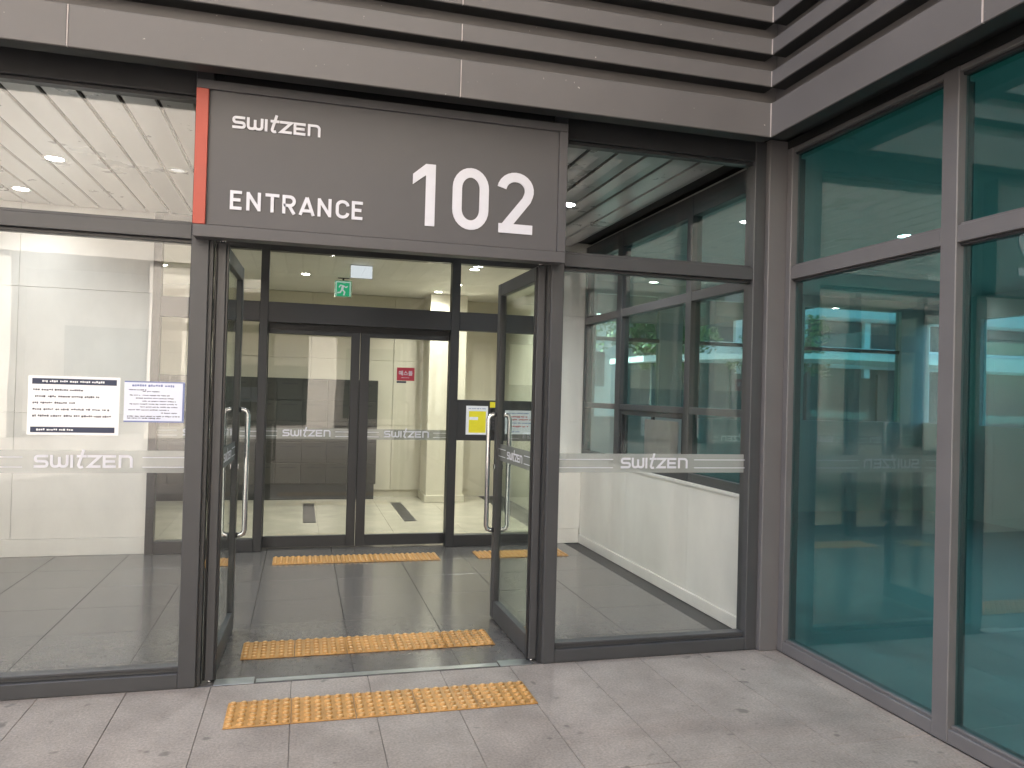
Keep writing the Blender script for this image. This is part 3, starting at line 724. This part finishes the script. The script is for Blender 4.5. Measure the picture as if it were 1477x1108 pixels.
downlight(-2.29, 2.93, CZ, 'lit downlight near the back wall behind the upper left pane', 'lamp_warm', 14)
downlight(-0.935, 1.86, CZ, 'dim downlight in the strip ceiling next to the sign', 'lamp_dim', 0, 0.05)
downlight(0.30, 1.86, CZ, 'added lit downlight, unseen behind the middle of the sign', 'lamp_warm', 40)  # unseen lamp, kept for the light it gives the vestibule
downlight(2.085, 1.78, CZ, 'bright lit downlight in the ceiling behind the upper right pane', 'lamp_glow', 60)
for x, y, lab in ((1.90, 5.5, 'middle lit downlight of the lobby ceiling seen right of the upper mullion'), (1.83, 4.2, 'nearest lit downlight of the lobby ceiling, right'), (1.78, 6.3, 'far lit downlight of the lobby ceiling, right'), (0.0, 5.4, 'lit downlight of the lobby ceiling left of the exit sign'), (-1.6, 5.4, 'lit downlight at the left end of the lobby ceiling'), (2.6, 5.4, 'lit downlight at the right end of the lobby ceiling')):
    downlight(x, y, 2.948, lab, 'lamp_warm', 45, 0.05, 'lobby ceiling downlights', (1.0, 0.98, 0.90))
downlight(5.2, 1.5, 3.078, 'lit downlight in the office ceiling behind the teal glass', 'lamp_warm', 42, 0.06, 'office ceiling downlights')
downlight(5.2, -2.0, 3.078, 'lit downlight in the office ceiling, nearer the street side', 'lamp_warm', 42, 0.06, 'office ceiling downlights')
# exit sign and light box in the lobby
ex = thing('exit_sign', 'small green exit sign with a running figure hanging in the lobby', 'sign', (0.455, 5.55, 2.95))
box('hanger', 0.445, 0.465, 5.545, 5.555, 2.915, 2.948, 'black_plastic', ex)
box('mount', 0.39, 0.55, 5.54, 5.56, 2.9405, 2.949, 'black_plastic', ex)
box('case', 0.35, 0.56, 5.535, 5.565, 2.71, 2.915, 'white_paint', ex, 0.003)
box('face', 0.357, 0.553, 5.5325, 5.5345, 2.717, 2.908, 'sign_green', ex)
bm = bmesh.new()
Tm = lambda s, t, d: (0.455 + s, 5.532 - d, 2.81 + t)
for p_, hw_ in (([(.0, .045), (-.012, -.005)], .014), ([(-.012, -.005), (.02, -.04), (.008, -.082)], .009), ([(-.012, -.005), (-.035, -.045), (-.07, -.05)], .009), ([(.0, .04), (.035, .02), (.055, .035)], .007), ([(.0, .04), (-.035, .045), (-.05, .015)], .007), ([(.012, .068), (.012, .071)], .013)):
    ribbon(bm, p_, hw_, Tm, .001)
ribbon(bm, [(-.085, -.09), (-.085, .085), (.085, .085), (.085, -.09)], .006, Tm, .001)
mk('running_figure', bm, 'sign_white', ex)
lbx = thing('light_box', 'small white lit box under the lobby ceiling above the exit sign', 'light', (0.59, 4.45, 2.95))
box('case', 0.475, 0.725, 4.45, 4.53, 2.795, 2.948, 'white_paint', lbx, 0.003)
box('face', 0.482, 0.718, 4.4465, 4.4495, 2.803, 2.94, 'box_white', lbx)

# ================================================================ LOBBY FURNISHING
mb = thing('mailbox_bank', 'dark grey bank of mailboxes along the lobby back wall', 'mailboxes', (-0.7, 7.0, 0))
box('cabinet', -2.4, 1.05, 6.90, 7.172, 0.22, 1.70, 'mailbox', mb, 0.004)
box('plinth', -2.38, 1.03, 6.94, 7.17, 0.002, 0.2195, 'frame_dark', mb)
for i in range(10):
    for j in range(5):
        x = -2.385 + 0.3425 * i; z = 0.235 + 0.291 * j
        box('mailbox_door', x, x + .334, 6.885, 6.8985, z, z + .282, 'mailbox', mb, 0.003)
        boxes('letter_slot', [(x + .06, x + .27, 6.882, 6.8845, z + .215, z + .235)], 'black_plastic', mb)
for x0, lab in ((0.056, 'left of the two dark strips set in the lobby floor'), (1.23, 'right of the two dark strips set in the lobby floor')):
    o = box('floor_strip', x0, x0 + .145, 5.0, 6.55, 0.0015, 0.006, 'frame_dark', None, 0.001); tag(o, lab, 'floor strip', 'dark lobby floor strips')

# ================================================================ OFFICE INTERIOR
ow = thing('office_wall', 'rear office wall with tall openings onto the street, behind teal glass', 'wall', (6, 5.3, 0))
def owall(nm, x0, x1, z0, z1, m_='office_wall', y0=5.2, y1=5.32): box(nm, x0, x1, y0, y1, z0, z1, m_, ow)
owall('wall_base', 3.085, 9.0, 0.004, 1.3); owall('wall_head', 3.085, 9.0, 2.92, 3.079)
for x0, x1 in ((3.085, 3.55), (4.62, 4.95), (6.55, 6.85), (8.5, 9.0)): owall('pier', x0, x1, 1.3, 2.92)
for x0, x1 in ((3.55, 4.62), (4.95, 6.55), (6.85, 8.5)):
    owall('window_frame', x0, x1, 2.30, 2.35, 'frame_dark', 5.23, 5.29)
    box('pane', x0, x1, 5.255, 5.265, 1.3, 2.92, 'glass_office', ow)
oe = thing('office_wall', 'far office wall with window bays, right of the teal glass', 'wall', (8.9, -2, 0))
box('wall_base', 8.9, 9.0, -9, 5.199, .004, 1.3, 'office_wall', oe); box('wall_head', 8.9, 9.0, -9, 5.199, 2.75, 3.079, 'office_wall', oe)
for i in range(7): box('pier', 8.9, 9.0, -9 + 2.2 * i, -8.4 + 2.2 * i, 1.3, 2.75, 'office_wall', oe)
for i in range(6): box('pane', 8.945, 8.955, -8.4 + 2.2 * i, -6.8 + 2.2 * i, 1.3, 2.75, 'glass_office', oe)
osw = thing('office_wall', 'end wall of the office at the street side', 'wall', (6, -9.05, 0)); box('wall_panel', 3.02, 9.0, -9.08, -9.001, 0, 3.2, 'office_wall', osw)
# column and heater
colm = thing('office_column', 'pale square column inside the office behind the teal glass', 'column', (4.6, -0.9, 0)); box('shaft', 4.35, 4.85, -1.1, -0.6, 0.004, 3.078, 'stone_pale', colm, 0.006); box('base', 4.33, 4.87, -1.12, -.58, .004, .12, 'office_wall', colm, 0.003)
ht = thing('heater', 'low grey heater with upright fins inside the teal glass, right edge', 'heater', (3.3, -2.4, 0))
box('case', 3.15, 3.28, -3.4, -1.62, .12, .62, 'blind', ht, 0.006)
for k in range(30): box('fin', 3.128, 3.149, -3.38 + .058 * k, -3.345 + .058 * k, .16, .58, 'office_wall', ht)
for y in (-3.3, -1.75): box('foot', 3.17, 3.26, y, y + .05, .004, .1195, 'black_plastic', ht)

# ================================================================ OUTSIDE BEHIND THE OFFICE (seen through it)
rd = box('road', 3, 60, 16, 22, -0.029, -0.022, 'asphalt'); tag(rd, kind='structure')
def banded(label, x0, x1, y0, y1, floors, fh, bay, base):
    b = thing('far_building', label, 'building', ((x0 + x1) / 2, (y0 + y1) / 2, -0.03))
    box('core', x0 + .4, x1 - .4, y0 + .5, y1 - .5, -0.03, base + floors * fh, 'window_far', b)
    for i in range(floors + 1):
        z = base + fh * i
        box('spandrel', x0, x1, y0, y1, z - .02, z + fh * .42, 'white_far', b, 0.12)
    n = int((x1 - x0) / bay)
    for k in range(n + 1):
        x = x0 + .15 + (x1 - x0 - .6) * k / n
        for i in range(floors): box('column', x, x + .32, y0 + .3, y0 + .7, base + fh * i + fh * .42 + .001, base + fh * (i + 1) - .021, 'white_far', b)
        box('column', x, x + .32, y0 + .3, y0 + .7, -.03, base - .021, 'white_far', b)
banded('white building with long horizontal bands and dark window strips beyond the office', 15.0, 36.0, 26, 38, 7, 2.2, 3.2, 3.2)
bt = thing('far_building', 'pale plain stone building with a few windows beyond the office', 'building', (10.6, 30, -.03))
box('wall', 5.5, 13.2, 27, 36, -.03, 20, 'stone_pale', bt)
for i in range(4):
    for j in range(6):
        wv = box('window', 6.2 + 1.8 * i, 7.2 + 1.8 * i, 26.94, 26.99, 2 + 2.8 * j, 3.5 + 2.8 * j, 'window_far', bt)
        box('sill', 6.15 + 1.8 * i, 7.25 + 1.8 * i, 26.90, 27.0, 1.92 + 2.8 * j, 1.99 + 2.8 * j, 'white_far', wv)
cn = thing('street_canopy', 'white curved roof of a low shelter across the street, beyond the office', 'shelter', (15, 17, -.03))
bm = bmesh.new(); prof = []
for k in range(13):
    t = k / 12; x = 9.0 + 11 * t; prof.append((x, 2.3 + .55 * math.sin(math.pi * (0.15 + .55 * t))))
top = [[bm.verts.new((x, y, z + dz)) for x, z in prof] for y, dz in ((15.2, .16), (17.6, .16), (17.6, 0), (15.2, 0))]
for r_ in range(4):
    for k in range(12): bm.faces.new((top[r_][k], top[r_][k + 1], top[(r_ + 1) % 4][k + 1], top[(r_ + 1) % 4][k]))
for k in (0, 12): bm.faces.new([top[r_][k] for r_ in range(4)])
mk('roof', bm, 'white_far', cn)
for k in range(5): box('post', 9.4 + 2.5 * k, 9.5 + 2.5 * k, 15.5, 15.6, -.03, 2.45, 'frame', cn)
box('rear_wall', 9.2, 19.8, 17.3, 17.4, -.03, 2.4, 'window_far', cn)
def tree(label, x, y, h, r, n, seed):
    rnd = random.Random(seed)
    t = thing('street_tree', label, 'tree', (x, y, -.03), 0, 'street trees')
    bm = bmesh.new()
    addtube(bm, [(x, y, -.03), (x + .05, y, h * .35), (x - .05, y + .05, h * .6), (x, y, h * .85)], [.16, .12, .08, .03], 8)
    for k in range(7):
        a = rnd.uniform(0, 6.28); z = h * rnd.uniform(.35, .6)
        addtube(bm, [(x, y, z), (x + r * .45 * math.cos(a), y + r * .45 * math.sin(a), z + h * .14), (x + r * .8 * math.cos(a), y + r * .8 * math.sin(a), z + h * .2)], [.06, .04, .015], 6)
    mk('trunk', bm, 'bark', t)
    V, F_ = [], []
    cl = [(Vector((rnd.gauss(0, .42), rnd.gauss(0, .42), rnd.gauss(0, .36))), rnd.uniform(.18, .38)) for _ in range(34)]
    for i in range(n):
        c_, cr = rnd.choice(cl)
        d = Vector((rnd.gauss(0, 1), rnd.gauss(0, 1), rnd.gauss(0, 1))).normalized() * cr * rnd.uniform(.5, 1)
        p = c_ + d; p = Vector((x + p.x * r, y + p.y * r, h * .68 + p.z * h * .4))
        a = Vector((rnd.gauss(0, 1), rnd.gauss(0, 1), rnd.gauss(0, 1))).normalized(); b = a.orthogonal().normalized()
        s = rnd.uniform(.07, .14); q = len(V)
        V += [p + a * s, p + b * s * .5, p - a * s, p - b * s * .5]; F_.append((q, q + 1, q + 2, q + 3))
    me = bpy.data.meshes.new('crown'); me.from_pydata([v - Vector((x, y, -.03)) for v in V], [], F_); me.materials.append(MAT['leaf'])
    o = bpy.data.objects.new('crown', me); COL.objects.link(o); o.parent = t
tree('leafy street tree beside the pale stone building', 12.6, 21.5, 5.6, 1.9, 5000, 1)
tree('leafy street tree in front of the white banded building', 19.0, 23.0, 5.0, 1.8, 4000, 2)

# ================================================================ OPPOSITE BUILDING (behind the camera, seen in the glass)
ob = thing('opposite_building', 'cream apartment block facing the entrance, seen mirrored in the glass', 'building', (-4, -22, -.03))
box('upper_wall', -34, 16, -34, -20, 5.2, 30, 'stone_far', ob)
box('recess_wall', -34, 16, -34, -23.4, -.03, 5.19, 'stone_pale', ob)
for k in range(11):
    x = -32 + 4.6 * k
    box('column', x, x + 1.1, -21.3, -20.1, -.03, 5.19, 'stone_far', ob, 0.02)
for k in range(10):
    x = -32 + 4.6 * k + 1.6
    if k in (3, 6): continue
    box('ground_window', x, x + 2.6, -23.42, -23.35, .3, 3.4, 'window_far', ob)
for i in range(15):
    for j in range(6):
        x = -33 + 3.3 * i; z = 11.5 + 2.9 * j
        wv = box('window', x, x + 1.9, -20.02, -19.96, z, z + 1.5, 'window_far', ob)
        box('sill', x - .1, x + 2.0, -20.02, -19.88, z - .12, z - .01, 'white_far', wv)
box('entrance_glazing', -3.6, 1.2, -23.45, -23.3, 0, 2.5, 'window_far', ob)
for ch_, x in (('1', 0.1), ('0', -.35), ('1', -.85)):
    bm = bmesh.new()
    if ch_ == '1': outline(bm, [(x - a * .6, 2.85 + b * .6) for a, b in ONE], lambda s, t, d: (s, -23.39 + d, t), .03)
    for p_ in (DIN(ch_)[0] if ch_ == '0' else []): ribbon(bm, [(x - a * .6, 2.85 + b * .6) for a, b in p_], .055, lambda s, t, d: (s, -23.39 + d, t), .03, ch_ == '0')
    mk('letter', bm, 'white_letter', ob)
lw_ = thing('side_building', 'pale apartment block standing to the left of the forecourt', 'building', (-56, -12, -.03))
box('wall', -62, -50, -30, 6, -.03, 18, 'stone_pale', lw_)
for i in range(6):
    for j in range(5):
        box('window', -50.01, -49.95, -16.8 + 3.2 * i, -15 + 3.2 * i, 1.2 + 3 * j, 2.8 + 3 * j, 'window_far', lw_)
